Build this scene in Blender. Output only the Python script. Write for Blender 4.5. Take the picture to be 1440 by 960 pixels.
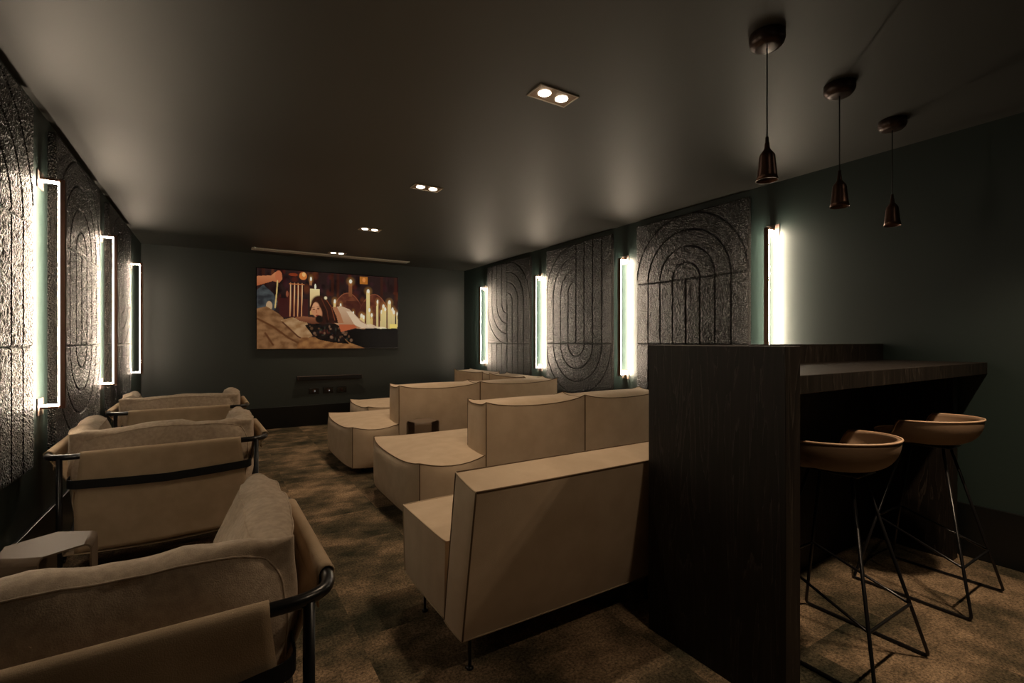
import bpy, bmesh, math, random
from mathutils import Vector, Matrix, noise
R = math.radians
random.seed(7)
for o in list(bpy.data.objects): bpy.data.objects.remove(o)
SC = bpy.context.scene
COL = SC.collection

# ---------------------------------------------------------------- camera, world, exposure, light levels
CAM_H = 1.22
cam = bpy.data.cameras.new('camera'); cam.sensor_width = 36; cam.lens = 36*672/1440; cam.clip_start = .02
co = bpy.data.objects.new('camera', cam); COL.objects.link(co)
co.location = (0, 0, CAM_H); co.rotation_euler = (R(90), 0, -math.atan(416/672)); SC.camera = co
W = bpy.data.worlds.new('world'); SC.world = W; W.use_nodes = True
W.node_tree.nodes['Background'].inputs[0].default_value = (.55, .6, .6, 1)
W.node_tree.nodes['Background'].inputs[1].default_value = 0.0
SC.view_settings.view_transform = 'Standard'; SC.view_settings.look = 'None'
SC.view_settings.gamma = 1; SC.view_settings.use_curve_mapping = False
SC.view_settings.exposure = 0.0
LED = 172.0            # emission of the wall lamp diffusers
LEDC = (1, .80, .59)
SPOT = 26.0           # each downlight bulb
SPOTC = (1, .74, .50)
TVS = 0.62

# ---------------------------------------------------------------- room numbers
XL, XR, YB, YF, H = -.79, 3.639, 7.446, -2.2, 2.435

# ---------------------------------------------------------------- materials
def mat(name, col, rough=.6, spec=.5, metal=0, bump=None, bstr=.3, bscale=200, sheen=0, bdist=.002):
    m = bpy.data.materials.new(name); m.use_nodes = True
    nt = m.node_tree; b = nt.nodes['Principled BSDF']
    b.inputs['Base Color'].default_value = (*col, 1)
    b.inputs['Roughness'].default_value = rough; b.inputs['Metallic'].default_value = metal
    b.inputs['Specular IOR Level'].default_value = spec
    if sheen: b.inputs['Sheen Weight'].default_value = sheen
    if bump:
        tc = nt.nodes.new('ShaderNodeTexCoord')
        if bump == 'noise':
            t = nt.nodes.new('ShaderNodeTexNoise'); t.inputs['Scale'].default_value = bscale; t.inputs['Detail'].default_value = 3
            nt.links.new(tc.outputs['Object'], t.inputs['Vector']); out = t.outputs[0]
        else:
            t = nt.nodes.new('ShaderNodeTexVoronoi'); t.inputs['Scale'].default_value = bscale
            nt.links.new(tc.outputs['Object'], t.inputs['Vector']); out = t.outputs['Distance']
        bp = nt.nodes.new('ShaderNodeBump'); bp.inputs['Strength'].default_value = bstr; bp.inputs['Distance'].default_value = bdist
        nt.links.new(out, bp.inputs['Height']); nt.links.new(bp.outputs[0], b.inputs['Normal'])
    return m
def mottle(m, c1, c2, scale, detail=4, stretch=(1,1,1), lo=.35, hi=.65):
    nt = m.node_tree; b = nt.nodes['Principled BSDF']
    tc = nt.nodes.new('ShaderNodeTexCoord'); mp = nt.nodes.new('ShaderNodeMapping'); mp.inputs['Scale'].default_value = stretch
    t = nt.nodes.new('ShaderNodeTexNoise'); t.inputs['Scale'].default_value = scale; t.inputs['Detail'].default_value = detail
    r = nt.nodes.new('ShaderNodeValToRGB'); r.color_ramp.elements[0].position = lo; r.color_ramp.elements[1].position = hi
    r.color_ramp.elements[0].color = (*c1, 1); r.color_ramp.elements[1].color = (*c2, 1)
    nt.links.new(tc.outputs['Object'], mp.inputs[0]); nt.links.new(mp.outputs[0], t.inputs['Vector'])
    nt.links.new(t.outputs[0], r.inputs[0]); nt.links.new(r.outputs[0], b.inputs['Base Color'])
    return m
M = {}
M['wall'] = mat('dark_teal_wall_paint', (.0150, .0305, .0270), .50, .75, bump='noise', bstr=.08, bscale=160)
M['backwall'] = mat('dark_teal_back_wall_paint', (.020, .029, .026), .50, .8, bump='noise', bstr=.08, bscale=160)
M['ceil'] = mat('dark_ceiling_paint', (.032, .033, .028), .55, .95, bump='noise', bstr=.05, bscale=120)
M['skirt'] = mat('black_skirting_paint', (.006, .007, .007), .32, .5)
M['sofa'] = mottle(mat('beige_sofa_fabric', (.5, .4, .3), .9, .2, bump='noise', bstr=.35, bscale=420, sheen=.1), (.50, .385, .27), (.56, .44, .315), 9)
M['piping'] = mat('brown_piping', (.13, .085, .05), .85, .2)
M['pipel'] = mat('light_piping', (.46, .36, .25), .85, .2)
M['linen'] = mottle(mat('linen_cushion_fabric', (.45, .36, .27), .92, .2, bump='noise', bstr=.5, bscale=330, sheen=.1), (.41, .32, .235), (.51, .405, .30), 60)
M['canvas'] = mottle(mat('tan_canvas', (.4, .3, .2), .9, .2, bump='noise', bstr=.35, bscale=380), (.42, .315, .205), (.48, .36, .24), 14)
M['black'] = mat('black_metal', (.008, .0075, .008), .28, .5)
M['blacks'] = mat('black_strap', (.008, .008, .008), .7, .3, bump='noise', bstr=.3, bscale=300)
M['bronze'] = mat('dark_bronze', (.10, .052, .036), .34, .5, metal=.85)
M['canopy'] = mat('canopy_bronze', (.055, .034, .026), .32, .5, metal=.5)
M['cable'] = mat('black_cable', (.01, .009, .009), .6)
M['table'] = mat('bronze_painted_sheet', (.15, .108, .074), .55, .3, metal=0)
M['leather'] = mat('tan_leather', (.27, .178, .112), .55, .4, bump='noise', bstr=.15, bscale=140)
M['wood'] = mat('dark_oak', (.03, .022, .017), .5, .22)
nt = M['wood'].node_tree; b = nt.nodes['Principled BSDF']
tc = nt.nodes.new('ShaderNodeTexCoord'); mp = nt.nodes.new('ShaderNodeMapping'); mp.inputs['Scale'].default_value = (9, 9, .55)
w = nt.nodes.new('ShaderNodeTexNoise'); w.inputs['Scale'].default_value = 1.6; w.inputs['Detail'].default_value = 6; w.inputs['Distortion'].default_value = 1.2
w2 = nt.nodes.new('ShaderNodeMath'); w2.operation = 'MULTIPLY'; w2.inputs[1].default_value = 7
w3 = nt.nodes.new('ShaderNodeMath'); w3.operation = 'FRACT'
r = nt.nodes.new('ShaderNodeValToRGB'); r.color_ramp.elements[0].color = (.009, .007, .0055, 1); r.color_ramp.elements[1].color = (.016, .012, .0095, 1)
r.color_ramp.elements[1].position = .9
e = r.color_ramp.elements.new(.97); e.color = (.040, .032, .026, 1)
nt.links.new(tc.outputs['Object'], mp.inputs[0]); nt.links.new(mp.outputs[0], w.inputs['Vector']); nt.links.new(w.outputs[0], w2.inputs[0])
nt.links.new(w2.outputs[0], w3.inputs[0]); nt.links.new(w3.outputs[0], r.inputs[0]); nt.links.new(r.outputs[0], b.inputs['Base Color'])
bp = nt.nodes.new('ShaderNodeBump'); bp.inputs['Strength'].default_value = .12; bp.inputs['Distance'].default_value = .001
nt.links.new(w3.outputs[0], bp.inputs['Height']); nt.links.new(bp.outputs[0], b.inputs['Normal'])
# textured acoustic panel: rough charcoal with a crushed glittering surface
M['panel'] = mat('charcoal_textured_panel', (.02, .018, .016), .34, .36)
nt = M['panel'].node_tree; b = nt.nodes['Principled BSDF']
tc = nt.nodes.new('ShaderNodeTexCoord')
v = nt.nodes.new('ShaderNodeTexVoronoi'); v.inputs['Scale'].default_value = 115
n = nt.nodes.new('ShaderNodeTexNoise'); n.inputs['Scale'].default_value = 75; n.inputs['Detail'].default_value = 5
ad = nt.nodes.new('ShaderNodeMath'); ad.operation = 'ADD'
bp = nt.nodes.new('ShaderNodeBump'); bp.inputs['Strength'].default_value = 1; bp.inputs['Distance'].default_value = .021
rp = nt.nodes.new('ShaderNodeValToRGB'); rp.color_ramp.elements[0].color = (.003, .0028, .0026, 1); rp.color_ramp.elements[1].color = (.017, .014, .0115, 1)
rp.color_ramp.elements[0].position = .25; rp.color_ramp.elements[1].position = .7; nt.links.new(v.outputs['Color'], rp.inputs[0]); nt.links.new(rp.outputs[0], b.inputs['Base Color'])
for t in (v, n): nt.links.new(tc.outputs['Object'], t.inputs['Vector'])
nt.links.new(v.outputs['Distance'], ad.inputs[0]); nt.links.new(n.outputs[0], ad.inputs[1])
nt.links.new(ad.outputs[0], bp.inputs['Height']); nt.links.new(bp.outputs[0], b.inputs['Normal'])
# carpet: brown mottled tiles, each tile turned and shifted
m = M['carpet'] = mat('mottled_brown_carpet', (.1, .08, .05), .95, .1)
nt = m.node_tree; b = nt.nodes['Principled BSDF']; L = nt.links.new
tc = nt.nodes.new('ShaderNodeTexCoord')
dv = nt.nodes.new('ShaderNodeVectorMath'); dv.operation = 'DIVIDE'; dv.inputs[1].default_value = (.5, .5, 1)
fl = nt.nodes.new('ShaderNodeVectorMath'); fl.operation = 'FLOOR'
wn = nt.nodes.new('ShaderNodeTexWhiteNoise'); wn.noise_dimensions = '2D'
sc = nt.nodes.new('ShaderNodeVectorMath'); sc.operation = 'SCALE'; sc.inputs['Scale'].default_value = .3
av = nt.nodes.new('ShaderNodeVectorMath'); av.operation = 'ADD'
L(tc.outputs['Object'], dv.inputs[0]); L(dv.outputs[0], fl.inputs[0]); L(fl.outputs[0], wn.inputs['Vector']); L(wn.outputs['Color'], sc.inputs[0])
L(tc.outputs['Object'], av.inputs[0]); L(sc.outputs[0], av.inputs[1])
mp = nt.nodes.new('ShaderNodeMapping'); mp.inputs['Scale'].default_value = (1, 1.3, 1)
L(av.outputs[0], mp.inputs[0])
n1 = nt.nodes.new('ShaderNodeTexNoise'); n1.inputs['Scale'].default_value = 2.6; n1.inputs['Detail'].default_value = 7; n1.inputs['Roughness'].default_value = .62
n2 = nt.nodes.new('ShaderNodeTexNoise'); n2.inputs['Scale'].default_value = 95; n2.inputs['Detail'].default_value = 3; n2.inputs['Roughness'].default_value = .8
L(mp.outputs[0], n1.inputs['Vector']); L(tc.outputs['Object'], n2.inputs['Vector'])
r1 = nt.nodes.new('ShaderNodeValToRGB'); cr = r1.color_ramp
cr.elements[0].position = .34; cr.elements[0].color = (.034, .034, .022, 1); cr.elements[1].position = .68; cr.elements[1].color = (.38, .275, .175, 1)
e = cr.elements.new(.47); e.color = (.105, .085, .054, 1)
e = cr.elements.new(.58); e.color = (.235, .17, .108, 1)
L(n1.outputs[0], r1.inputs[0])
r2 = nt.nodes.new('ShaderNodeValToRGB'); r2.color_ramp.elements[0].position = .36; r2.color_ramp.elements[0].color = (.35, .35, .35, 1)
r2.color_ramp.elements[1].position = .64; r2.color_ramp.elements[1].color = (1.45, 1.4, 1.35, 1); L(n2.outputs[0], r2.inputs[0])
mx = nt.nodes.new('ShaderNodeMix'); mx.data_type = 'RGBA'; mx.blend_type = 'MULTIPLY'; mx.inputs[0].default_value = 1
L(r1.outputs[0], mx.inputs[6]); L(r2.outputs[0], mx.inputs[7]); L(mx.outputs[2], b.inputs['Base Color'])
bp = nt.nodes.new('ShaderNodeBump'); bp.inputs['Strength'].default_value = .7; bp.inputs['Distance'].default_value = .006
L(n2.outputs[0], bp.inputs['Height']); L(bp.outputs[0], b.inputs['Normal'])
def emit(name, col, s):
    m = bpy.data.materials.new(name); m.use_nodes = True; b = m.node_tree.nodes['Principled BSDF']
    b.inputs['Base Color'].default_value = (.5, .5, .5, 1); b.inputs['Emission Color'].default_value = (*col, 1); b.inputs['Emission Strength'].default_value = s
    return m
M['led'] = emit('glowing_diffuser', LEDC, LED)
M['bulb'] = emit('glowing_bulb', (1, .86, .68), 14)
M['dot'] = emit('glowing_glint', (.8, .9, 1), .6)  # white glint on the sockets, painted as a weak glow
M['trimw'] = mat('cream_metal_trim', (.55, .47, .36), .4)
M['gimbal'] = mat('brown_gimbal_metal', (.28, .18, .10), .4, metal=.4)
M['vent'] = mat('pale_grey_vent', (.8, .78, .72), .5)
M['ventd'] = mat('vent_slot', (.25, .24, .22), .6)
M['plate'] = mat('brown_wall_plate', (.16, .115, .095), .4)
M['tvframe'] = mat('black_tv_frame', (.006, .006, .006), .25)
M['stitch'] = mat('seat_edge_piping', (.62, .42, .27), .5)

# ---------------------------------------------------------------- helpers
def obj(name, bm, m, parent=None, smooth=True, normals=True):
    me = bpy.data.meshes.new(name)
    if normals: bmesh.ops.recalc_face_normals(bm, faces=bm.faces)
    bm.to_mesh(me); bm.free()
    if smooth:
        for p in me.polygons: p.use_smooth = True
    me.materials.append(M[m] if isinstance(m, str) else m)
    o = bpy.data.objects.new(name, me); COL.objects.link(o)
    if parent: o.parent = parent
    return o
def thing(name, label, cat, loc=(0, 0, 0), rz=0, group=None):
    o = bpy.data.objects.new(name, None); COL.objects.link(o); o.location = loc; o.rotation_euler = (0, 0, rz)
    o.empty_display_size = .1
    return tag(o, label, cat, group)
def tag(o, label, cat, group=None):
    o['label'] = label; o['category'] = cat
    if group: o['group'] = group
    return o
def struct(name, bm, m, parent=None, smooth=False):
    o = obj(name, bm, m, parent, smooth)
    if not parent: o['kind'] = 'structure'
    return o
def dup(root, loc, rz, label):
    r = root.copy(); COL.objects.link(r); r.location = loc; r.rotation_euler = (0, 0, rz); r['label'] = label
    for ch in list(root.children):
        c = ch.copy(); COL.objects.link(c); c.parent = r
        for g in ch.children:
            d = g.copy(); COL.objects.link(d); d.parent = c
    return r
def box(bm, a, b, bev=0, seg=2):
    a = Vector(a); b = Vector(b)
    mt = Matrix.Translation((a+b)/2) @ Matrix.Diagonal((*(b-a), 1))
    vs = bmesh.ops.create_cube(bm, size=1, matrix=mt)['verts']
    if bev:
        es = list({e for v in vs for e in v.link_edges})
        bmesh.ops.bevel(bm, geom=es, offset=bev, segments=seg, affect='EDGES', profile=.5)
    return bm
def B(a, b, bev=0, seg=2): return box(bmesh.new(), a, b, bev, seg)
def fillet(pts, rad, n=7):
    pts = [Vector(p) for p in pts]; out = [pts[0]]
    for i in range(1, len(pts)-1):
        p, a, c = pts[i], pts[i-1], pts[i+1]
        r = rad[i] if isinstance(rad, (list, tuple)) else rad
        d1 = (a-p); d2 = (c-p); l = min(r, d1.length*.49, d2.length*.49)
        s = p+d1.normalized()*l; e = p+d2.normalized()*l
        for k in range(n+1):
            t = k/n; out.append(s*(1-t)**2+p*2*t*(1-t)+e*t*t)
    out.append(pts[-1]); return out
def tube(bm, pts, r, seg=10, closed=False, cap=True, flat=None):
    pts = [Vector(p) for p in pts]
    n = len(pts); rings = []
    up = None
    for i in range(n):
        if closed: d = pts[(i+1) % n]-pts[i-1]
        else: d = pts[min(i+1, n-1)]-pts[max(i-1, 0)]
        d.normalize()
        if up is None:
            up = Vector((0, 0, 1)) if abs(d.z) < .9 else Vector((1, 0, 0))
        sx = d.cross(up).normalized(); up = sx.cross(d).normalized()
        rr = r[i] if isinstance(r, (list, tuple)) else r
        ra, rb = (rr, rr) if not flat else flat
        rings.append([bm.verts.new(pts[i]+sx*(ra*math.cos(2*math.pi*k/seg))+up*(rb*math.sin(2*math.pi*k/seg))) for k in range(seg)])
    for i in range(n if closed else n-1):
        A, Bq = rings[i], rings[(i+1) % n]
        for k in range(seg): bm.faces.new((A[k], A[(k+1) % seg], Bq[(k+1) % seg], Bq[k]))
    if not closed and cap:
        bm.faces.new(rings[0]); bm.faces.new(rings[-1][::-1])
    return bm
def T(pts, r, **k): return tube(bmesh.new(), pts, r, **k)
def lathe(prof, seg=28, cx=0, cy=0):
    bm = bmesh.new(); rings = []
    for (r, z) in prof:
        if r < 1e-5: rings.append([bm.verts.new((cx, cy, z))])
        else: rings.append([bm.verts.new((cx+r*math.cos(2*math.pi*k/seg), cy+r*math.sin(2*math.pi*k/seg), z)) for k in range(seg)])
    for a, b in zip(rings, rings[1:]):
        for k in range(seg):
            k2 = (k+1) % seg
            if len(a) == 1 and len(b) == 1: continue
            if len(a) == 1: bm.faces.new((a[0], b[k], b[k2]))
            elif len(b) == 1: bm.faces.new((a[k], a[k2], b[0]))
            else: bm.faces.new((a[k], a[k2], b[k2], b[k]))
    return bm
def prism(poly, axis, a, b):
    """extrude a 2D polygon: axis 0 -> poly in (y,z), axis 2 -> poly in (x,y)"""
    bm = bmesh.new()
    f = (lambda p, t: (t, p[0], p[1])) if axis == 0 else (lambda p, t: (p[0], p[1], t))
    A = [bm.verts.new(f(p, a)) for p in poly]; Bv = [bm.verts.new(f(p, b)) for p in poly]
    n = len(poly); bm.faces.new(A[::-1]); bm.faces.new(Bv)
    for k in range(n): bm.faces.new((A[k], A[(k+1) % n], Bv[(k+1) % n], Bv[k]))
    return bm
class Puff:
    """upholstered block: eight corners, faces and edges bulge outwards, corners stay pinched"""
    def __init__(s, c, ax, ay, az, k=.4, ear=0, wr=0, seed=0, wf=7, roundn=0, sag=0, pinch=None):
        s.sag = sag; s.pinch = pinch; s.short = .3 if az < .02 and sag else 1
        # c: dict (u,v,w)->point, or (x0,x1,y0,y1,z0,z1)
        if isinstance(c, tuple):
            x0, x1, y0, y1, z0, z1 = c
            c = {(u, v, w): Vector(((x0, x1)[u], (y0, y1)[v], (z0, z1)[w])) for u in (0, 1) for v in (0, 1) for w in (0, 1)}
        s.c = {k_: Vector(p) for k_, p in c.items()}; s.a = (ax, ay, az); s.k = k; s.ear = ear; s.wr = wr; s.seed = seed; s.wf = wf; s.rn = roundn
    def at(s, u, v, w):
        p = Vector()
        U, V, Wq = (u+1)/2, (v+1)/2, (w+1)/2
        for (i, j, l), q in s.c.items():
            p += q*((U if i else 1-U)*(V if j else 1-V)*(Wq if l else 1-Wq))
        k = s.k; q = lambda t: (1-t*t)
        q2 = lambda t: 1-t**4
        dx = u*s.a[0]*(q2(v)*(k+(1-k)*q2(w)))*1
        qe = q2(u); qs = q(u)
        if s.pinch is not None and v < 0:
            uc = s.pinch; f = min(1, -v*1.0)
            if u < uc: tt = (u+1)/(uc+1)*2-1; am = 1
            else: tt = (u-uc)/(1-uc)*2-1; am = .15
            qe = qe*(1-f)+f*am*(1-tt*tt); qs = qs*(1-f)+f*am*(1-tt*tt)
        dy = v*s.a[1]*(qe*(k+(1-k)*q2(w)))
        dz = w*s.a[2]*(q(u)*(k*.3+(1-k*.3)*q(v)))
        if w > 0: dz -= w*s.sag*max((abs(v)**5)*qs, (abs(u)**5)*q(v)*s.short)
        p += Vector((dx, dy, dz))
        if s.ear: p.z += (s.ear*(abs(u)**6)*(abs(v)**6) if w > 0 else 0)*w
        if s.rn:   # soften the corners for loose cushions
            cc = sum(s.c.values(), Vector())/8
            f = 1-s.rn*(abs(u*v*w)**3)
            p = cc+(p-cc)*f
        if s.wr:
            t = Vector((p.x*s.wf, p.y*s.wf, p.z*s.wf))+Vector((s.seed*7.3, 0, 0))
            d = noise.noise(t)*s.wr+noise.noise(t*2.7)*s.wr*.45+noise.noise(Vector((t.x*6, t.y*6, t.z*2.2)))*s.wr*.16
            nrm = Vector((u if abs(u) == 1 else u*.3, v if abs(v) == 1 else v*.3, w if abs(w) == 1 else w*.3))
            p += nrm.normalized()*d
        return p
    def mesh(s, n=14, merge=False):
        bm = bmesh.new()
        for ax in range(3):
            for sg in (-1, 1):
                g = []
                for i in range(n+1):
                    row = []
                    for j in range(n+1):
                        a, b = -1+2*i/n, -1+2*j/n
                        t = [a, b]; t.insert(ax, sg); row.append(bm.verts.new(s.at(*t)))
                    g.append(row)
                for i in range(n):
                    for j in range(n):
                        f = (g[i][j], g[i+1][j], g[i+1][j+1], g[i][j+1])
                        flip = (sg < 0) ^ (ax == 1)
                        bm.faces.new(f[::-1] if flip else f)
        if merge: bmesh.ops.remove_doubles(bm, verts=bm.verts, dist=1e-5)
        return bm
    def edges(s, which, r=.004, n=20, bm=None):
        bm = bm or bmesh.new()
        allE = []
        for a in (-1, 1):
            for b in (-1, 1):
                allE += [('x', a, b), ('y', a, b), ('z', a, b)]
        for (ax, a, b) in (which or allE):
            pts = []
            for i in range(n+1):
                t = -1+2*i/n
                q = {'x': (t, a, b), 'y': (a, t, b), 'z': (a, b, t)}[ax]
                pts.append(s.at(*q))
            tube(bm, pts, r, seg=6)
        return bm

# ================================================================= THE ROOM
struct('floor', B((XL-.1, YF-.1, -.1), (XR+.1, YB+.1, 0)), 'carpet')
struct('ceiling', B((XL-.1, YF-.1, H), (XR+.1, YB+.1, H+.1)), 'ceil')
struct('wall_left', B((XL-.1, YF, 0), (XL, YB, H)), 'wall')
struct('wall_right', B((XR, YF, 0), (XR+.1, YB, H)), 'wall')
struct('wall_back', B((XL, YB, 0), (XR, YB+.1, H)), 'backwall')
struct('wall_front', B((XL, YF-.1, 0), (XR, YF, H)), 'backwall')
SK = .30
def skirt(name, a, b): struct(name, B(a, b, .003, 2), 'skirt')
skirt('baseboard_left', (XL, YF, 0), (XL+.018, YB, SK))
skirt('baseboard_right', (XR-.018, YF, 0), (XR, YB, SK))
skirt('baseboard_back', (XL+.018, YB-.018, 0), (XR-.018, YB, SK))

# ================================================================= WALL LAMPS
def wall_lamp(side, y, label):
    """bracket-shaped light: a vertical bar standing 9 cm off the wall, two arms, two wall plates; x points into the room"""
    wx = XL if side == 'left' else XR; s = 1 if side == 'left' else -1
    t = thing('wall_lamp', label, 'wall lamp', (wx, y, 0), 0, 'bracket shaped wall lamps')
    d, z0, z1, h = .09, .878, 2.068, .0142
    # dark housing on the room side and far side of the bar, glowing diffuser on the side towards the wall and the door
    fr = bmesh.new()
    def bx(x0, x1, y0, y1, za, zb): box(fr, (min(s*x0, s*x1), y0, za), (max(s*x0, s*x1), y1, zb), .001, 1)
    bx(d-h*.60, d+h, -h, h, z0-h, z1+h)                 # room face
    bx(d-h*.74, d-h*.60, h*.55, h, z0-h, z1+h)              # far face
    for z, sg in ((z0, -1), (z1, 1)):
        za, zb = sorted((z+sg*h*.1, z+sg*h))
        bx(.004, d-h, -h, h, za, zb)                   # outer side of each arm
    obj('housing', fr, 'bronze', t, smooth=False)
    gl = bmesh.new()
    def gx(x0, x1, y0, y1, za, zb): box(gl, (min(s*x0, s*x1), y0, za), (max(s*x0, s*x1), y1, zb))
    gx(d-h, d-h*.62, -h*.98, h*.53, z0+h*.1, z1-h*.1)
    gx(.006, d-h, -h*.8, h*.8, z0-h*.08, z0+h*.6)
    gx(.006, d-h, -h*.8, h*.8, z1-h*.6, z1+h*.08)
    obj('diffuser', gl, 'led', t, smooth=False)
    for z in (z0, z1):
        p = bmesh.new(); box(p, (min(0, s*.006), -.05, z-.045), (max(0, s*.006), .05, z+.045), .001, 1)
        obj('wall_plate', p, 'plate', t, smooth=False)
    return t
NL = ['nearest', 'middle', 'farthest']
for y, lb in ((1.85, 'bracket wall lamp on left wall beside the nearest armchair, outside the picture'),
              (3.44, 'glowing bracket wall lamp on left wall, nearest and largest of the three there'),
              (5.02, 'glowing bracket wall lamp on left wall, middle one of the three there'),
              (6.62, 'glowing bracket wall lamp on left wall, farthest one beside the back wall')):
    wall_lamp('left', y, lb)
for y, lb in ((2.065, 'bracket wall lamp on the right wall rising behind the bar'),
              (3.62, 'bracket wall lamp on right wall between the two nearest textured panels'),
              (5.165, 'bracket wall lamp on right wall between the middle and farthest textured panels'),
              (6.70, 'bracket wall lamp on right wall nearest to the television wall')):
    wall_lamp('right', y, lb)

# ================================================================= TEXTURED WALL PANELS
S = .59
def groove(kind, a, z):
    """a: distance from panel centre (+ = away from the camera), z above the panel's bottom; returns groove depth 0..1"""
    best = 9
    step = S/4
    def vert():
        k = round(a/step); return abs(a-k*step) if abs(k) < 4 else 9
    def arc(z0):
        r_ = math.hypot(a, z-z0); k = max(1, min(4, round(r_/step))); return abs(r_-k*step)
    zl, zu = S, 2*S
    best = min(abs(z-zl), abs(z-zu) if (kind == 'arch' or kind == 'pill') else 9)
    if kind == 'arch': d = arc(zu) if z > zu else vert()
    elif kind == 'pill': d = arc(zu) if z > zu else (arc(zl) if z < zl else vert())
    elif kind == 'hook':
        if z < zl: d = arc(zl)
        elif a > 0 and z > zu: d = arc(zu)
        else: d = vert()
    else:
        if z < zl: d = vert()
        elif a > 0: d = vert() if z > zu else min(arc(zu), abs(a))
        else: d = arc(zu) if z > zu else vert()
    d = min(d, best)
    if d > .0062: return 0
    return 1-(d/.0062)**2*.7
def panel(side, y0, kind, label):
    s = 1 if side == 'left' else -1; wx = XL if side == 'left' else XR
    z0, hgt, wid, th = .605, 3*S, 2*S+.01, .036
    ny, nz = 216, 318
    bm = bmesh.new(); g = []
    yc = y0+wid/2
    for i in range(ny+1):
        row = []
        for j in range(nz+1):
            y, z = wid*i/ny, hgt*j/nz
            v = Vector((y0*3+y, z, 5 if s > 0 else 9))
            d = th+noise.noise(v*90)*.0017+noise.noise(v*40)*.0007
            d -= .011*groove(kind, y-wid/2, z)
            ed = min(y, wid-y, z, hgt-z)
            if ed < .004: d -= .004
            row.append(bm.verts.new((s*d, y0+y, z0+z)))
        g.append(row)
    for i in range(ny):
        for j in range(nz):
            bm.faces.new((g[i][j], g[i+1][j], g[i+1][j+1], g[i][j+1]))
    # sides back to the wall
    loop = [g[i][0] for i in range(ny+1)]+[g[ny][j] for j in range(1, nz+1)]+[g[i][nz] for i in range(ny-1, -1, -1)]+[g[0][j] for j in range(nz-1, 0, -1)]
    back = [bm.verts.new((s*.0005, v.co.y, v.co.z)) for v in loop]
    n = len(loop)
    for k in range(n): bm.faces.new((loop[k], loop[(k+1) % n], back[(k+1) % n], back[k]))
    bm.faces.new(back)
    o = obj('acoustic_panel', bm, 'panel'); o.location = (wx, 0, 0)
    tag(o, label, 'wall panel', 'textured wall panels')
panel('left', 2.01, 'arch', 'charcoal textured wall panel on left wall, cut off by the left picture edge')
panel('left', 3.58, 'pill', 'charcoal textured panel on left wall between the nearest and middle lamps')
panel('left', 5.15, 'swirl', 'narrow-looking textured panel on left wall between middle and farthest lamps')
panel('right', 2.245, 'arch', 'charcoal panel on right wall with full concentric arches, behind the bar')
panel('right', 3.795, 'hook', 'charcoal panel on right wall, middle one, with rounded loops at its bottom')
panel('right', 5.365, 'swirl', 'charcoal panel on right wall farthest from the bar, with opposed half arches')

# ================================================================= SOFAS
def upholstered(name, parent, pf, pipes='piping', n=14, which=None, r=.0035):
    o = obj(name, pf.mesh(n), 'sofa', parent, normals=False)
    obj('piping', pf.edges(which, r), pipes, o)
    return o
def glide(parent, x, y, h=.06, r=.02):
    obj('leg', lathe([(0, 0), (r, 0), (r*.9, h), (0, h)], 14, x, y), 'black', parent)
def modular(label, x0, x1, seam, xb, y0, y1, th=.27, ret=None, name='modular_sofa'):
    t = thing(name, label, 'sofa', (x0, y0, 0), 0)
    X = lambda v: v-x0
    D = y1-y0
    # chaise seat that runs past the end of the backrest, then the inner seat
    upholstered('chaise_seat', t, Puff((0, X(seam), 0.0, D, .065, .428), .055, .075, .035, k=.6, ear=.010, sag=.026, pinch=(xb-x0)/(seam-x0)*2-1), n=28)
    upholstered('seat', t, Puff((X(seam)+.004, X(x1), 0.0, D, .065, .425), .0, .045, .03, k=.5, ear=.01), n=14)
    b1 = {}
    upholstered('backrest', t, Puff((X(xb), X(seam)-.003, -.012, th, .07, .785), .022, .034, .012, k=.45, ear=.014, sag=.032), n=14)
    upholstered('backrest', t, Puff((X(seam)+.003, X(x1), -.012, th, .07, .785), .012, .034, .012, k=.45, ear=.014, sag=.03), n=14)
    if ret:
        upholstered('side_backrest', t, Puff((X(x1)-th, X(x1), th+.006, ret-y0, .40, .79), .03, .012, .012, k=.45, ear=.014, sag=.03), n=14)
    for x in (.12, X(seam)-.1, X(seam)+.1, X(x1)-.12):
        for y in (.12, D-.12): glide(t, x, y)
    return t
modular('beige modular sofa with long chaise end, second row from the bar', 1.107, 3.37, 2.47, 1.585, 2.91, 3.95)
modular('beige corner sofa with chaise end and side backrest, third row from the bar', 1.055, 3.37, 2.36, 1.485, 4.46, 5.54, ret=5.58)
# front row: seat with its backrest along the right wall
t = thing('modular_sofa', 'front row beige modular seat nearest to the television, backrest along right wall', 'sofa', (1.55, 5.78, 0))
upholstered('chaise_seat', t, Puff((0, .9, 0, .90, .065, .425), .04, .05, .03, k=.55, ear=.012, sag=.022), n=14)
upholstered('seat', t, Puff((.904, 1.82, 0, .90, .065, .425), .0, .04, .03, k=.5, ear=.01), n=14)
upholstered('side_backrest', t, Puff((1.55, 1.82, 0, .90, .40, .79), .03, .012, .012, k=.45, ear=.014, sag=.03), n=14)
for x in (.1, .8, 1.0, 1.72):
    for y in (.1, .8): glide(t, x, y)

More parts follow.
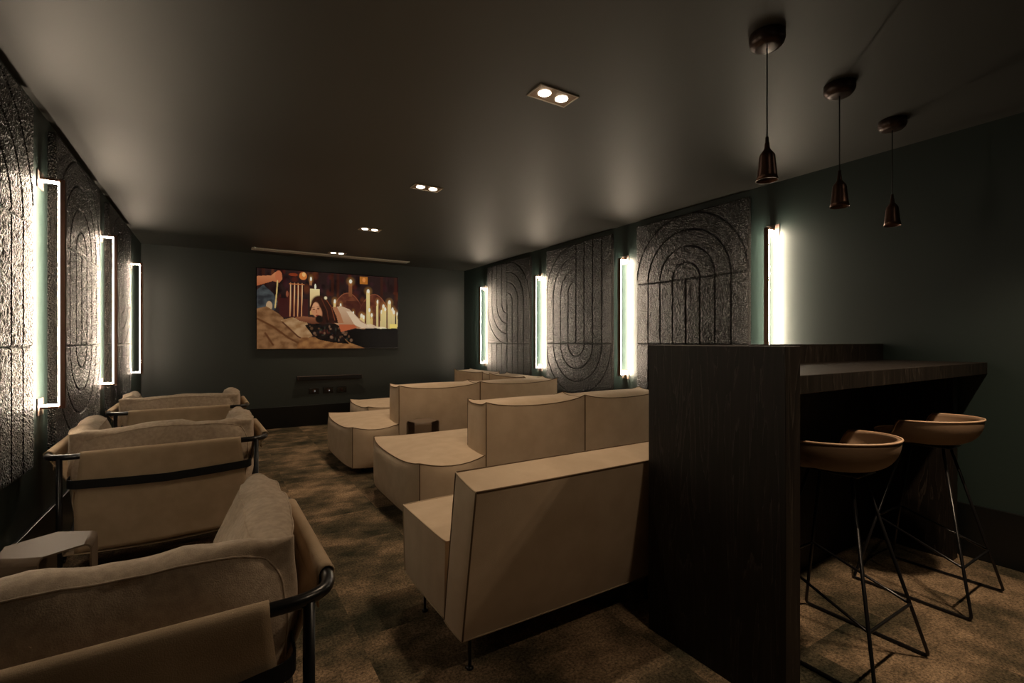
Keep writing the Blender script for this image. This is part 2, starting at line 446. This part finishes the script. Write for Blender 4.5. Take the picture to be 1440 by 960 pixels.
# nearest sofa: straight-sided, raked back, on thin metal legs
X0, X1 = .76, 2.72
t = thing('sofa', 'nearest beige sofa with tall raked back on thin black legs beside the bar', 'sofa', (X0, 1.57, 0))
w_ = X1-X0
def C8(y, z):  # y,z for (v,w) corners
    return {(u, v, w): (u*w_, y[v][w], z[v][w]) for u in (0, 1) for v in (0, 1) for w in (0, 1)}
seatp = Puff(C8(((.165, .152), (.62, .645)), ((.135, .44), (.135, .44))), .006, .012, .012, k=.5)
obj('seat', seatp.mesh(16), 'sofa', t, normals=False)
obj('piping', seatp.edges([('y', -1, 1), ('y', -1, -1), ('y', 1, 1), ('x', 1, 1), ('x', 1, -1), ('z', -1, 1), ('z', 1, 1)], .0035), 'pipel', t.children[0])
backp = Puff(C8(((0, -.108), (.16, .055)), ((.13, .70), (.13, .732))), .008, .012, .004, k=.5)
bk = obj('backrest', backp.mesh(16), 'sofa', t, normals=False)
obj('piping', backp.edges([('x', -1, 1), ('x', 1, 1), ('z', -1, -1), ('z', 1, -1), ('z', -1, 1), ('z', 1, 1)], .0035), 'piping', bk)
obj('piping', backp.edges([('x', -1, -1), ('y', -1, -1), ('y', 1, -1), ('y', -1, 1), ('y', 1, 1)], .0035), 'pipel', bk)
for x in (.045, w_/2, w_-.045):
    for y in (.03, .48):
        lg = bmesh.new(); tube(lg, [(x, y, .006), (x, y, .14)], .0065, seg=10)
        tube(lg, [(x, y, 0), (x, y, .006), (x, y, .010)], [.014, .014, .008], seg=12)
        obj('leg', lg, 'black', t)

# ================================================================= HEXAGON SIDE TABLES
def side_table(label, cx, cy, rot):
    t = thing('side_table', label, 'side table', (cx, cy, 0), rot, 'folded metal side tables')
    rr, z, th = .150, .49, .006
    P = [Vector((rr*math.cos(R(60*k)), rr*math.sin(R(60*k)), 0)) for k in range(6)]
    bend = .022
    # top: pulled in by the bend radius on the three folded sides
    poly = []
    for k in range(6):
        a, b = P[k], P[(k+1) % 6]
        if k % 2 == 0:
            nrm = ((a+b)/2).normalized()*bend
            poly += [a-nrm, b-nrm]
    bm = bmesh.new()
    up = [bm.verts.new((p.x, p.y, z)) for p in poly]; dn = [bm.verts.new((p.x, p.y, z-th)) for p in poly]
    bm.faces.new(up); bm.faces.new(dn[::-1]); n = len(poly)
    for k in range(n): bm.faces.new((up[k], dn[k], dn[(k+1) % n], up[(k+1) % n]))
    obj('tabletop', bm, 'table', t, smooth=False)
    for k in (0, 2, 4):
        a, b = P[k], P[(k+1) % 6]; nr = ((a+b)/2).normalized()
        bm = bmesh.new(); rows = []
        prof = [(-bend+bend*math.sin(R(q*15)), z-bend+bend*math.cos(R(q*15))) for q in range(7)]+[(0, z-.1), (0, 0)]
        pin = [(-bend+(bend-th)*math.sin(R(q*15)), z-bend+(bend-th)*math.cos(R(q*15))) for q in range(7)]+[(-th, z-.1), (-th, 0)]
        for (o_, zz) in prof+pin[::-1]:
            rows.append([bm.verts.new(tuple((p+nr*o_).xy)+(zz,)) for p in (a, b)])
        m_ = len(rows)
        for i in range(m_):
            q = rows[(i+1) % m_]; bm.faces.new((rows[i][0], rows[i][1], q[1], q[0]))
        bm.faces.new([r_[0] for r_ in rows]); bm.faces.new([r_[1] for r_ in rows][::-1])
        o = obj('leg', bm, 'table', t, smooth=False)
        for f in o.data.polygons[:6]: f.use_smooth = True
    return t
side_table('brown folded metal side table between the two nearest armchairs', -.517, 2.346, R(-27))
side_table('small folded metal side table between second and third sofa rows', 1.630, 4.20, R(-141))

# ================================================================= LOUNGE CHAIRS
def sheet(bm, fn, nu, nv, th=.0035):
    """surface fn(u,v)->(point, normal), thickened"""
    A = []; Bq = []
    for i in range(nu+1):
        ra = []; rb = []
        for j in range(nv+1):
            p, n_ = fn(i/nu, j/nv); p = Vector(p); n_ = Vector(n_).normalized()
            ra.append(bm.verts.new(p+n_*th/2)); rb.append(bm.verts.new(p-n_*th/2))
        A.append(ra); Bq.append(rb)
    for i in range(nu):
        for j in range(nv):
            bm.faces.new((A[i][j], A[i+1][j], A[i+1][j+1], A[i][j+1])); bm.faces.new((Bq[i][j+1], Bq[i+1][j+1], Bq[i+1][j], Bq[i][j]))
    for i in range(nu):
        bm.faces.new((A[i][0], Bq[i][0], Bq[i+1][0], A[i+1][0])); bm.faces.new((A[i+1][nv], Bq[i+1][nv], Bq[i][nv], A[i][nv]))
    for j in range(nv):
        bm.faces.new((A[0][j+1], Bq[0][j+1], Bq[0][j], A[0][j])); bm.faces.new((A[nu][j], Bq[nu][j], Bq[nu][j+1], A[nu][j+1]))
    return bm
def lounge_chair(label, loc, rz, seed):
    t = thing('lounge_chair', label, 'armchair', loc, rz, 'sling lounge chairs along the left wall')
    hw, hd, zt, r = .468, .385, .67, .0145
    fr = T(fillet([(-hw, hd, 0), (-hw, hd, zt), (-hw, -hd, zt), (hw, -hd, zt), (hw, hd, zt), (hw, hd, 0)], [0, .09, .10, .10, .09, 0], 9), r, seg=12)
    obj('top_rail', fr, 'black', t)
    for sx in (-1, 1):
        obj('leg', T([(sx*.412, -hd+.002, 0), (sx*.412, -hd+.002, zt-.004)], .0125, seg=12), 'black', t)
    obj('stretcher', T(fillet([(-hw, hd-.01, .17), (-.40, -hd+.02, .17)], 0), .009), 'black', t)
    obj('stretcher', T([(hw, hd-.01, .17), (.40, -hd+.02, .17)], .009), 'black', t)
    obj('stretcher', T([(-hw, hd, .19), (hw, hd, .19)], .009), 'black', t)
    # canvas: hem loop over the tube, then the hanging sheet
    def loopsheet(length, out, width_top, width_bot, zb, inner, bow, sd):
        bm = bmesh.new(); rt = r+.004
        nl = 10
        def fn(u, v):
            # v: 0 inner hem end -> over the tube -> 1 bottom
            if v < .32:
                a = v/.32
                if a < .35:                       # short inner hem
                    q = a/.35; return (-rt*1.0, zt-.075*(1-q)), (-1, 0)
                q = (a-.35)/.65; an = math.pi*(1-q)
                return (rt*math.cos(an), zt+rt*math.sin(an)), (math.cos(an), math.sin(an))
            q = (v-.32)/.68
            z = zt+(zb-zt)*q
            off = rt-inner*(min(1, q*2.6)**.8 if inner > .05 else math.sin(q*math.pi*.5)**1.2)+bow*math.sin(q*math.pi)
            return (off, z), (1, .05)
        def surf(u, v):
            (o_, z), (no, nz) = fn(u, v)
            q = max(0, (v-.32)/.68)
            wd = width_top+(width_bot-width_top)*min(1, q*2.2)
            s_ = (u-.5)*wd*2
            wv = noise.noise(Vector((s_*6+sd*3, z*5, sd)))*.008*min(1, q*6)+math.cos(s_*40+sd)*.0012*q
            # folds where the hem meets the sheet ends
            wv += .006*math.sin(z*38+sd)*(abs(u-.5)*2)**8*q
            if inner < .05: wv -= .030*(s_/.37)**2*min(1, q*3)
            return s_, o_+wv, z, no, nz
        return bm, surf
    # back
    bm, sf = loopsheet(0, 0, .335, .362, .20, .012, .004, seed)
    sheet(bm, lambda u, v: ((lambda s_, o_, z, no, nz: ((s_, -hd-o_, z), (0, -no, nz)))(*sf(u, v))), 36, 34)
    obj('back_sling', bm, 'canvas', t)
    for sx in (-1, 1):
        bm, sf = loopsheet(0, 0, .285, .33, .20, .118, .0, seed+sx)
        sheet(bm, lambda u, v: ((lambda s_, o_, z, no, nz: ((sx*(hw+o_), s_-.0, z), (sx*no, 0, nz)))(*sf(u, v))), 30, 34)
        obj('arm_sling', bm, 'canvas', t)
    # seat sling under the cushions
    bm = bmesh.new()
    sheet(bm, lambda u, v: ((-.405+.81*u, -.375+.74*v, .20-.02*math.sin(u*math.pi)), (0, 0, 1)), 12, 12)
    obj('seat_sling', bm, 'canvas', t)
    # black belt round the canvas
    a, b_ = .390, .388
    path = fillet([(0, -.420, 0), (.2, -.414, 0), (a, -b_, 0), (a, .30, 0), (0, .31, 0), (-a, .30, 0), (-a, -b_, 0), (-.2, -.414, 0), (0, -.420, 0)], [0, .08, .05, .05, 0, .05, .05, .08, 0], 8)
    path = path[:-1]
    def zz(p): return .525+.012*abs(p.x/a)
    bm = bmesh.new(); rg = []
    for p in path:
        d = Vector((p.x, p.y, 0)).normalized()
        rg.append([bm.verts.new((p.x+d.x*q, p.y+d.y*q, zz(p)+h_)) for q, h_ in ((.0, -.021), (.003, -.021), (.003, .021), (0, .021))])
    for i in range(len(rg)):
        A, Bq = rg[i], rg[(i+1) % len(rg)]
        for k in range(4): bm.faces.new((A[k], A[(k+1) % 4], Bq[(k+1) % 4], Bq[k]))
    obj('belt', bm, 'blacks', t, smooth=False)
    # cushions
    def cushion(name, c, ax, ay, az, sd, pipes=True, rn=.05, wr=.010, n=26):
        pf = Puff(c, ax, ay, az, k=.55, wr=wr, seed=sd, wf=5.5, roundn=rn)
        o = obj(name, pf.mesh(n, True), 'linen', t, normals=False)
        pp = bmesh.new(); pf.edges([('x', -1, 1), ('z', -1, -1), ('z', 1, -1)] if name == 'back_cushion' else [('x', -1, 1), ('x', 1, 1), ('y', -1, 1), ('y', 1, 1), ('z', -1, 1), ('z', 1, 1)], .0028, 30, pp)
        obj('piping', pp, 'linen', o)
    cushion('seat_cushion', (-.30, .30, -.22, .36, .225, .40), .02, .03, .03, seed)
    bc = {(u, v, w): ((-1, 1)[u]*(.395 if w else .34), ((-.335, -.12) if not w else (-.250, -.212))[v], (.23, .758)[w]) for u in (0, 1) for v in (0, 1) for w in (0, 1)}
    cushion('back_cushion', bc, .020, .062, .020, seed+1.7, wr=.019, rn=.13)
    for sx in (-1, 1):
        ac = {}
        for u in (0, 1):
            for v in (0, 1):
                for w in (0, 1):
                    x = ((.15, .36) if not w else (.335, .405))[u]
                    if sx < 0: x = -((.36, .15) if not w else (.405, .335))[u]
                    ac[(u, v, w)] = (x, (-.20, .35)[v] if not w else (-.20, .335)[v], (.23, (.735, .765)[v])[w])
        cushion('arm_cushion', ac, .040, .02, .02, seed+3+sx, wr=.015)
    return t
lounge_chair('nearest tan sling armchair with linen cushions, filling the lower left corner', (-.25, 1.472, 0), R(1), 1)
lounge_chair('middle tan sling armchair with black belt, behind the folded side table', (-.232, 3.44, 0), R(2), 5)
lounge_chair('farthest tan sling armchair on the left, nearest to the television wall', (-.243, 5.05, 0), R(1), 9)

# ================================================================= BAR
t = thing('bar_counter', 'dark oak bar with tall end panel, raised back ledge and counter', 'bar', (1.565, .847, 0))
def bar_part(name, a, b): obj(name, B(Vector(a)-Vector((1.565, .847, 0)), Vector(b)-Vector((1.565, .847, 0)), .0015, 1), 'wood', t, smooth=False)
bar_part('end_panel', (1.565, .847, 0), (1.653, 1.424, 1.205))
bar_part('back_panel', (1.653, 1.352, 0), (3.638, 1.424, 1.205))
bar_part('counter_top', (1.653, .866, 1.04), (3.638, 1.352, 1.104))
bar_part('support_panel', (3.49, .97, 0), (3.56, 1.352, 1.04))

# ================================================================= BAR STOOLS
def bar_stool(label, x, y, rz=0):
    t = thing('bar_stool', label, 'bar stool', (x, y, 0), rz, 'tan bar stools at the counter')
    r = .0065; q = .226; zs = .712
    P = {(sx, sy): Vector((sx*q, sy*q, .008)) for sx in (-1, 1) for sy in (-1, 1)}
    Tp = {(sx, sy): Vector((sx*.045, sy*.075, zs)) for sx in (-1, 1) for sy in (-1, 1)}
    def on(k, z):
        a, b = P[k], Tp[k]; return a+(b-a)*((z-a.z)/(b.z-a.z))
    for sx in (-1, 1):
        # one rod per side: down the rear leg, along the floor, up the front leg
        obj('side_frame', T(fillet([Tp[(sx, -1)], P[(sx, -1)], P[(sx, 1)], Tp[(sx, 1)]], .02, 6), r, seg=10), 'black', t)
    f = fillet([on((-1, 1), .33), on((-1, -1), .205), on((1, -1), .205), on((1, 1), .33)], .004, 2)
    bm = T(f, r*.85, seg=10); tube(bm, [on((-1, 1), .33), on((1, 1), .33)], r*.85, seg=10)
    obj('footrest', bm, 'black', t)
    obj('seat_plate', B((-.075, -.11, zs-.004), (.075, .11, zs+.004), .002, 1), 'black', t)
    # shell: bowl with a low wraparound back towards -y, open to +y
    bm = bmesh.new(); na, nr_ = 64, 14
    def rim(a):          # a=-pi/2 is the back; height of the rim above zs
        c = (1+math.cos(a+math.pi/2))/2      # 1 at back, 0 at front
        k = max(0, min(1, (c-.30)/.10)); k = k*k*(3-2*k)
        return .045*(1-k)+(.112+.022*c)*k
    def pt(a, s, off):
        rx, ry = .212, .208
        hgt = rim(a); c = (1+math.cos(a+math.pi/2))/2
        # radial profile: flat pan then curving up
        e = min(1, s); f_ = e**.8
        rad = math.sin(min(1, f_)*math.pi/2)**.9
        z = zs+.006+hgt*(1-math.cos(min(1, e)*math.pi/2))**1.15
        k = 1-off*.9/(.24)*rad
        return Vector((rx*rad*math.cos(a)*k, ry*rad*math.sin(a)*k, z+off*(1-e**3)))
    def shell(off, flip):
        rows = []
        for i in range(nr_+1):
            if i == 0: rows.append([bm.verts.new(pt(0, 0, off))]); continue
            rows.append([bm.verts.new(pt(2*math.pi*k/na, i/nr_, off)) for k in range(na)])
        for i in range(nr_):
            for k in range(na):
                k2 = (k+1) % na
                if i == 0: f_ = (rows[0][0], rows[1][k], rows[1][k2])
                else: f_ = (rows[i][k], rows[i+1][k], rows[i+1][k2], rows[i][k2])
                bm.faces.new(f_[::-1] if flip else f_)
        return rows[-1]
    a_ = shell(0, True); b_ = shell(.020, False)
    for k in range(na): bm.faces.new((a_[k], a_[(k+1) % na], b_[(k+1) % na], b_[k]))
    o = obj('seat_shell', bm, 'leather', t)
    obj('edge_piping', T([pt(2*math.pi*k/96, 1, 0) for k in range(96)], .0042, seg=6, closed=True), 'stitch', o)
    return t
bar_stool('tan shell bar stool nearer to the bar end panel', 2.108, .945)
bar_stool('tan shell bar stool nearer to the right wall', 3.02, .94)

# ================================================================= PENDANTS
def pendant(label, x, y):
    t = thing('pendant_lamp', label, 'pendant lamp', (x, y, H), 0, 'bronze pendant lamps over the bar')
    obj('canopy', lathe([(0, -.054), (.036, -.054), (.050, -.050), (.060, -.040), (.065, -.026), (.065, -.0005), (0, -.0005)], 40), 'canopy', t)
    zb = 1.857-H; g = [(0, 0), (0, .0)]
    obj('cable', T([(0, 0, -.053), (0, 0, zb+.165)], .0028, seg=8), 'cable', t)
    pr = [(.0, .172), (.006, .172), (.007, .150), (.009, .147), (.010, .129), (.0115, .124), (.0255, .105), (.0280, .099), (.0300, .08), (.0365, .02), (.0405, 0), (.0385, 0), (.034, .02), (.029, .08), (.024, .100), (0, .108)]
    obj('lamp_shade', lathe([(a, b+zb) for a, b in pr], 36), 'bronze', t)
    return t
pendant('bronze pendant lamp hanging leftmost of the three over the bar', 1.856, 1.078)
pendant('bronze pendant lamp hanging middle of the three over the bar', 2.510, 1.108)
pendant('bronze pendant lamp hanging rightmost of the three over the bar', 3.165, 1.135)

# ================================================================= DOWNLIGHTS
def downlight(label, x, y, rz=0, power=1.0):
    t = thing('ceiling_downlight', label, 'downlight', (x, y, H), rz, 'twin recessed ceiling downlights')
    w, d = .115, .062
    bm = bmesh.new()
    for a, b in (((-w, -d), (w, -d+.006)), ((-w, d-.006), (w, d)), ((-w, -d+.006), (-w+.006, d-.006)), ((w-.006, -d+.006), (w, d-.006))):
        box(bm, (*a, -.006), (*b, -.0005))
    obj('trim_frame', bm, 'trimw', t, smooth=False)
    obj('gimbal_tray', B((-w+.006, -d+.006, -.003), (w-.006, d-.006, -.0008)), 'gimbal', t, smooth=False)
    for sx in (-1, 1):
        l = lathe([(0, -.007), (.028, -.007), (.032, -.0045), (.032, -.003), (0, -.003)], 28, sx*.052, 0)
        obj('bulb', l, 'bulb', t)
        s = bpy.data.lights.new('spot', 'SPOT'); s.energy = SPOT*power; s.color = SPOTC; s.spot_size = R(118); s.spot_blend = .9; s.shadow_soft_size = .028
        so = bpy.data.objects.new('spot_light', s); COL.objects.link(so); so.parent = t; so.location = (sx*.052, 0, -.04)
    return t
for y, lb in ((1.90, 'twin recessed downlight nearest on the ceiling, largest in view'),
              (3.565, 'twin recessed ceiling downlight, second away from the bar'),
              (5.21, 'twin recessed ceiling downlight, third away from the bar'),
              (6.85, 'twin recessed ceiling downlight, farthest, beside the ceiling vent'),
              (.25, 'twin recessed ceiling downlight, behind the viewer')):
    downlight(lb, 1.415, y, power=.48 if y < 1 else 1)
downlight('twin recessed ceiling downlight above the bar stools', 2.56, .28, power=2.2)

# ================================================================= CEILING VENT, TELEVISION AND WALL EQUIPMENT
t = thing('ceiling_vent', 'long pale linear air vent in the ceiling above the television', 'vent', (1.445, 7.06, H))
bm = B((-1.055, -.078, -.012), (1.055, .078, -.0005), .002, 1); obj('frame', bm, 'vent', t, smooth=False)
for y in (-.022, .022):
    obj('slot', B((-1.03, y-.007, -.0135), (1.03, y+.007, -.0125)), 'ventd', t, smooth=False)

# screen picture, drawn cell by cell
PW, PH = 300, 168
pic = [[(.030, .014, .012) for _ in range(PW)] for _ in range(PH)]
def srgb(c): return tuple((v/255)**2.2 for v in c)
def blend(i, j, c, a):
    if 0 <= i < PW and 0 <= j < PH and a > 0:
        p = pic[j][i]; pic[j][i] = tuple(p[k]*(1-a)+c[k]*a for k in range(3))
def ell(u, v, a, b, c, soft=.15, rot=0, al=1):
    c = srgb(c); cx, cy = u*PW, v*PH; A, Bq = a*PW, b*PH; m = max(A, Bq)*1.3
    cr, sr = math.cos(rot), math.sin(rot)
    for j in range(int(cy-m)-1, int(cy+m)+2):
        for i in range(int(cx-m)-1, int(cx+m)+2):
            dx, dy = i-cx, j-cy; x = dx*cr+dy*sr; y = -dx*sr+dy*cr
            d = math.hypot(x/A, y/Bq); blend(i, j, c, al*max(0, min(1, (1-d)/soft+.5)))
def poly(pts, c, al=1, c2=None, nz=0):
    c = srgb(c); c2 = srgb(c2) if c2 else c; P = [(x*PW, y*PH) for x, y in pts]
    y0, y1 = min(p[1] for p in P), max(p[1] for p in P)
    for j in range(max(0, int(y0)), min(PH, int(y1)+2)):
        xs = []
        for k in range(len(P)):
            (xa, ya), (xb, yb) = P[k], P[(k+1) % len(P)]
            if (ya <= j+.5) != (yb <= j+.5): xs.append(xa+(j+.5-ya)*(xb-xa)/(yb-ya))
        xs.sort()
        for q in range(0, len(xs)-1, 2):
            for i in range(max(0, round(xs[q])), min(PW, round(xs[q+1]))):
                f = .5+.5*noise.noise(Vector((i*.07, j*.11, 3)))*2.2+.25*noise.noise(Vector((i*.25, j*.3, 1)))
                f = max(0, min(1, f)) if nz else (j-y0)/max(1, y1-y0)
                blend(i, j, tuple(c[k]*(1-f)+c2[k]*f for k in range(3)), al)
def line(pts, w, c, al=1):
    for (a, b), (c_, d) in zip(pts, pts[1:]):
        n_ = max(2, int(math.hypot((c_-a)*PW, (d-b)*PH)))
        for k in range(n_+1): ell(a+(c_-a)*k/n_, b+(d-b)*k/n_, w, w*PW/PH, c, .6, 0, al)
rnd = random.Random(3)
for k in range(120):   # blurred shelves and ornaments behind
    ell(rnd.random(), rnd.random()*.42, .006+rnd.random()*.018, .02+rnd.random()*.05, rnd.choice([(92, 40, 28), (60, 24, 26), (30, 14, 16), (120, 62, 34), (18, 12, 16), (70, 40, 44)]), .8, 0, .55)
for u in (.03, .49, .53, .86, .97): poly([(u, 0), (u+.02, 0), (u+.02, .5), (u, .5)], (78, 38, 24), .5)
poly([(.70, .02), (.76, .02), (.76, .12), (.70, .12)], (196, 120, 50), .9); ell(.73, .06, .012, .03, (240, 150, 80))
poly([(.14, .36), (.33, .36), (.33, .60), (.14, .6)], (72, 34, 32), .8)
# sofa back with two curved tops
for a, b in ((.50, .72), (.70, .92)):
    pts = [(a+(b-a)*k/20, .62-.37*math.sin(math.pi*min(1, max(0, (k/20)*.8+.1)))**.7) for k in range(21)]
    poly(pts+[(b, .72), (a, .72)], (118, 66, 46), 1, (84, 42, 34), 1)
    line(pts, .003, (150, 88, 62))
poly([(.60, .36), (.78, .36), (.78, .60), (.60, .6)], (66, 32, 28), .7)
# standing figure at the left edge: forearm, hand, blue-grey sleeve
poly([(0, .10), (.09, .08), (.12, .03), (.155, .04), (.16, .12), (.14, .17), (.10, .15), (0, .22)], (214, 138, 92), 1, (176, 96, 60))
ell(.135, .08, .022, .07, (198, 112, 74))
poly([(0, .27), (.04, .2), (.10, .30), (.13, .40), (.12, .50), (.06, .58), (0, .60)], (84, 88, 88), 1, (52, 52, 54), 1)
line([(.128, .14), (.122, .30), (.112, .48)], .004, (226, 190, 120))
ell(.075, .46, .02, .06, (196, 160, 120)); ell(.19, .3, .008, .04, (150, 84, 60))
# tall brass candle stand
for u in (.212, .238, .262, .288):
    line([(u, .16), (u-.004, .58)], .0035, (216, 146, 96)); line([(u+.002, .18), (u, .55)], .0015, (255, 214, 160))
line([(.205, .17), (.30, .17)], .004, (190, 112, 66)); ell(.295, .06, .026, .05, (224, 130, 66)); ell(.23, .05, .03, .02, (140, 60, 36)); ell(.30, .04, .012, .03, (250, 190, 120))
# pillar candle and lit candles
poly([(.345, .22), (.41, .22), (.41, .56), (.345, .56)], (250, 224, 160), 1, (206, 150, 90)); ell(.378, .19, .006, .04, (255, 246, 214))
def candle(u, top, bot, w, c=(248, 214, 140), fl=True):
    poly([(u-w, top), (u+w, top), (u+w*1.15, bot), (u-w*1.15, bot)], c, 1, tuple(int(v*.86) for v in c))
    if fl:
        ell(u, top-.01, w*2.2, .05, (255, 180, 90), .9, 0, .22); ell(u, top-.01, w*.9, .028, (255, 250, 225))
candle(.348, .10, .18, .007, (190, 130, 90)); candle(.63, .10, .30, .012, (150, 92, 60))
candle(.515, .38, .50, .009); candle(.557, .43, .48, .007); candle(.65, .53, .62, .006)
for u, tp, bt, w in ((.712, .56, .70, .010), (.728, .58, .70, .009), (.763, .22, .72, .012), (.772, .48, .72, .009), (.79, .55, .72, .008), (.836, .36, .72, .0075),
                     (.868, .50, .74, .009), (.882, .42, .74, .010), (.896, .46, .74, .009), (.93, .36, .74, .012), (.955, .46, .66, .010), (.966, .50, .70, .011), (.992, .52, .70, .006)):
    candle(u, tp, bt, w, (250, 222, 150) if u > .8 or u < .78 else (240, 200, 120))
poly([(.935, .66), (.995, .66), (.995, .76), (.935, .76)], (255, 226, 120))
ell(.86, .73, .05, .03, (255, 236, 190)); ell(.73, .69, .04, .03, (255, 232, 190))
# bedding
poly([(0, .50), (.06, .47), (.14, .56), (.20, .68), (.30, .84), (.38, .92), (.30, 1), (0, 1)], (150, 108, 72), 1, (112, 76, 48), 1)
poly([(.15, .64), (.22, .60), (.30, .62), (.34, .70), (.36, .84), (.30, .88), (.22, .78)], (186, 146, 104), 1, (150, 108, 70), 1)
line([(.0, .62), (.10, .72), (.2, .86), (.28, .94)], .006, (96, 60, 36), .7); line([(.05, .8), (.1, .95)], .006, (92, 56, 34), .6); line([(.16, .66), (.26, .84), (.34, .92)], .005, (84, 50, 32), .7)
poly([(.28, .86), (.5, .84), (.72, .92), (.75, 1), (.25, 1)], (160, 110, 66), 1, (118, 76, 46), 1)
# black cloth, floral cushion
poly([(.55, .80), (.66, .74), (.74, .70), (.86, .73), (.99, .72), (1, .74), (1, 1), (.74, 1), (.62, .92)], (14, 12, 14))
poly([(.31, .70), (.36, .66), (.44, .68), (.55, .66), (.57, .84), (.62, .94), (.5, .92), (.40, .88), (.35, .80)], (34, 24, 22), 1, (16, 12, 12), 1)
for k in range(46): ell(.34+rnd.random()*.30, .70+rnd.random()*.20, .004+rnd.random()*.008, .008+rnd.random()*.014, rnd.choice([(120, 84, 60), (86, 40, 34), (60, 62, 50), (150, 110, 84), (30, 30, 34)]), .7, 0, .6)
# reclining woman: torso, arm, long brown hair, face looking down
poly([(.50, .46), (.56, .43), (.62, .47), (.70, .60), (.76, .68), (.74, .74), (.62, .72), (.55, .70), (.51, .66)], (214, 178, 142), 1, (176, 124, 88))
poly([(.60, .50), (.64, .50), (.71, .64), (.76, .68), (.72, .73), (.66, .68)], (240, 212, 176), .8)
poly([(.49, .46), (.53, .44), (.56, .55), (.58, .66), (.52, .66)], (176, 112, 74), .9)
poly([(.545, .68), (.66, .68), (.68, .72), (.56, .78)], (186, 96, 60)); poly([(.78, .66), (.86, .72), (.7, .73)], (238, 206, 170), .8)
poly([(.24, .60), (.30, .58), (.40, .60), (.45, .66), (.36, .68), (.27, .64)], (150, 92, 62), 1, (96, 54, 38))
ell(.43, .50, .055, .18, (52, 26, 20), .2); ell(.41, .42, .06, .12, (58, 30, 22), .2, -.3)
poly([(.44, .32), (.49, .42), (.53, .58), (.54, .66), (.46, .66), (.42, .5)], (60, 30, 22), 1, (36, 18, 16), 1)
line([(.45, .34), (.49, .45), (.515, .62)], .003, (150, 80, 50), .6); line([(.42, .34), (.46, .5), (.47, .62)], .003, (110, 56, 36), .6)
ell(.385, .50, .034, .105, (208, 140, 98), .25, -.45); ell(.375, .44, .028, .05, (226, 160, 116), .4, -.3)
ell(.368, .485, .009, .008, (90, 46, 32), .5); ell(.398, .475, .009, .008, (90, 46, 32), .5); line([(.358, .465), (.375, .455)], .002, (70, 34, 24)); line([(.39, .45), (.408, .455)], .002, (70, 34, 24))
line([(.384, .49), (.388, .53)], .0025, (170, 100, 68)); ell(.392, .565, .011, .010, (150, 60, 46), .5); ell(.405, .61, .026, .05, (28, 18, 16), .3)
ell(.45, .33, .010, .02, (250, 228, 180), .6)
line([(.34, .50), (.36, .40), (.40, .34)], .006, (64, 32, 22))
x0, x1, z0, z1 = .472, 2.447, 1.118, 2.226
t = thing('television', 'large wall mounted television showing a woman lying among lit candles', 'television', ((x0+x1)/2, YB, z0))
hw = (x1-x0)/2; hh = z1-z0
obj('housing', B((-hw-.008, -.055, -.010), (hw+.008, -.0005, hh+.010), .004, 2), 'tvframe', t, smooth=False)
me = bpy.data.meshes.new('screen')
vs = [(-hw+2*hw*i/PW, -.0565, hh-hh*j/PH) for j in range(PH+1) for i in range(PW+1)]
fs = [(j*(PW+1)+i, (j+1)*(PW+1)+i, (j+1)*(PW+1)+i+1, j*(PW+1)+i+1) for j in range(PH) for i in range(PW)]
me.from_pydata(vs, [], fs)
ca = me.color_attributes.new('picture', 'FLOAT_COLOR', 'CORNER')
flat = []
for j in range(PH):
    for i in range(PW): flat += [*pic[j][i], 1]*4
ca.data.foreach_set('color', flat)
ms = bpy.data.materials.new('lit_screen'); ms.use_nodes = True; nt = ms.node_tree; b = nt.nodes['Principled BSDF']
b.inputs['Base Color'].default_value = (.01, .01, .01, 1); b.inputs['Roughness'].default_value = .2; b.inputs['Specular IOR Level'].default_value = .12
at = nt.nodes.new('ShaderNodeAttribute'); at.attribute_name = 'picture'
nt.links.new(at.outputs['Color'], b.inputs['Emission Color']); b.inputs['Emission Strength'].default_value = TVS
me.materials.append(ms); so = bpy.data.objects.new('screen', me); COL.objects.link(so); so.parent = t

t = thing('soundbar', 'slim dark soundbar fixed to the wall below the television', 'soundbar', (1.435, YB, .66))
obj('body', B((-.455, -.075, 0), (.455, -.0005, .062), .008, 3), 'canopy', t, smooth=False)
obj('grille', B((-.44, -.078, .008), (.44, -.0755, .054), .001, 1), 'blacks', t, smooth=False)
for k, (x, lb) in enumerate(((1.21, 'black wall socket below the soundbar, leftmost of three'), (1.41, 'black wall socket below the soundbar, middle of three'), (1.60, 'black wall socket below the soundbar, rightmost of three'))):
    s_ = thing('wall_socket', lb, 'wall socket', (x, YB, .50), 0, 'wall sockets under the television')
    obj('cover_plate', B((-.07, -.010, -.043), (.07, -.0005, .043), .004, 2), 'tvframe', s_, smooth=False)
    bm = lathe([(0, 0), (.020, 0), (.024, .004), (.020, .008), (0, .004)], 20)
    bmesh.ops.rotate(bm, verts=bm.verts, cent=(0, 0, 0), matrix=Matrix.Rotation(R(90), 3, 'X')); bmesh.ops.translate(bm, verts=bm.verts, vec=(0, -.010, 0))
    obj('socket_ring', bm, 'bronze', s_)
    if k < 2:
        bm = B((.006, -.021, -.006), (.018, -.0185, .004)); obj('glint_patch', bm, 'dot', s_, smooth=False)  # highlight on the socket, put in as a small glowing block, no lamp there
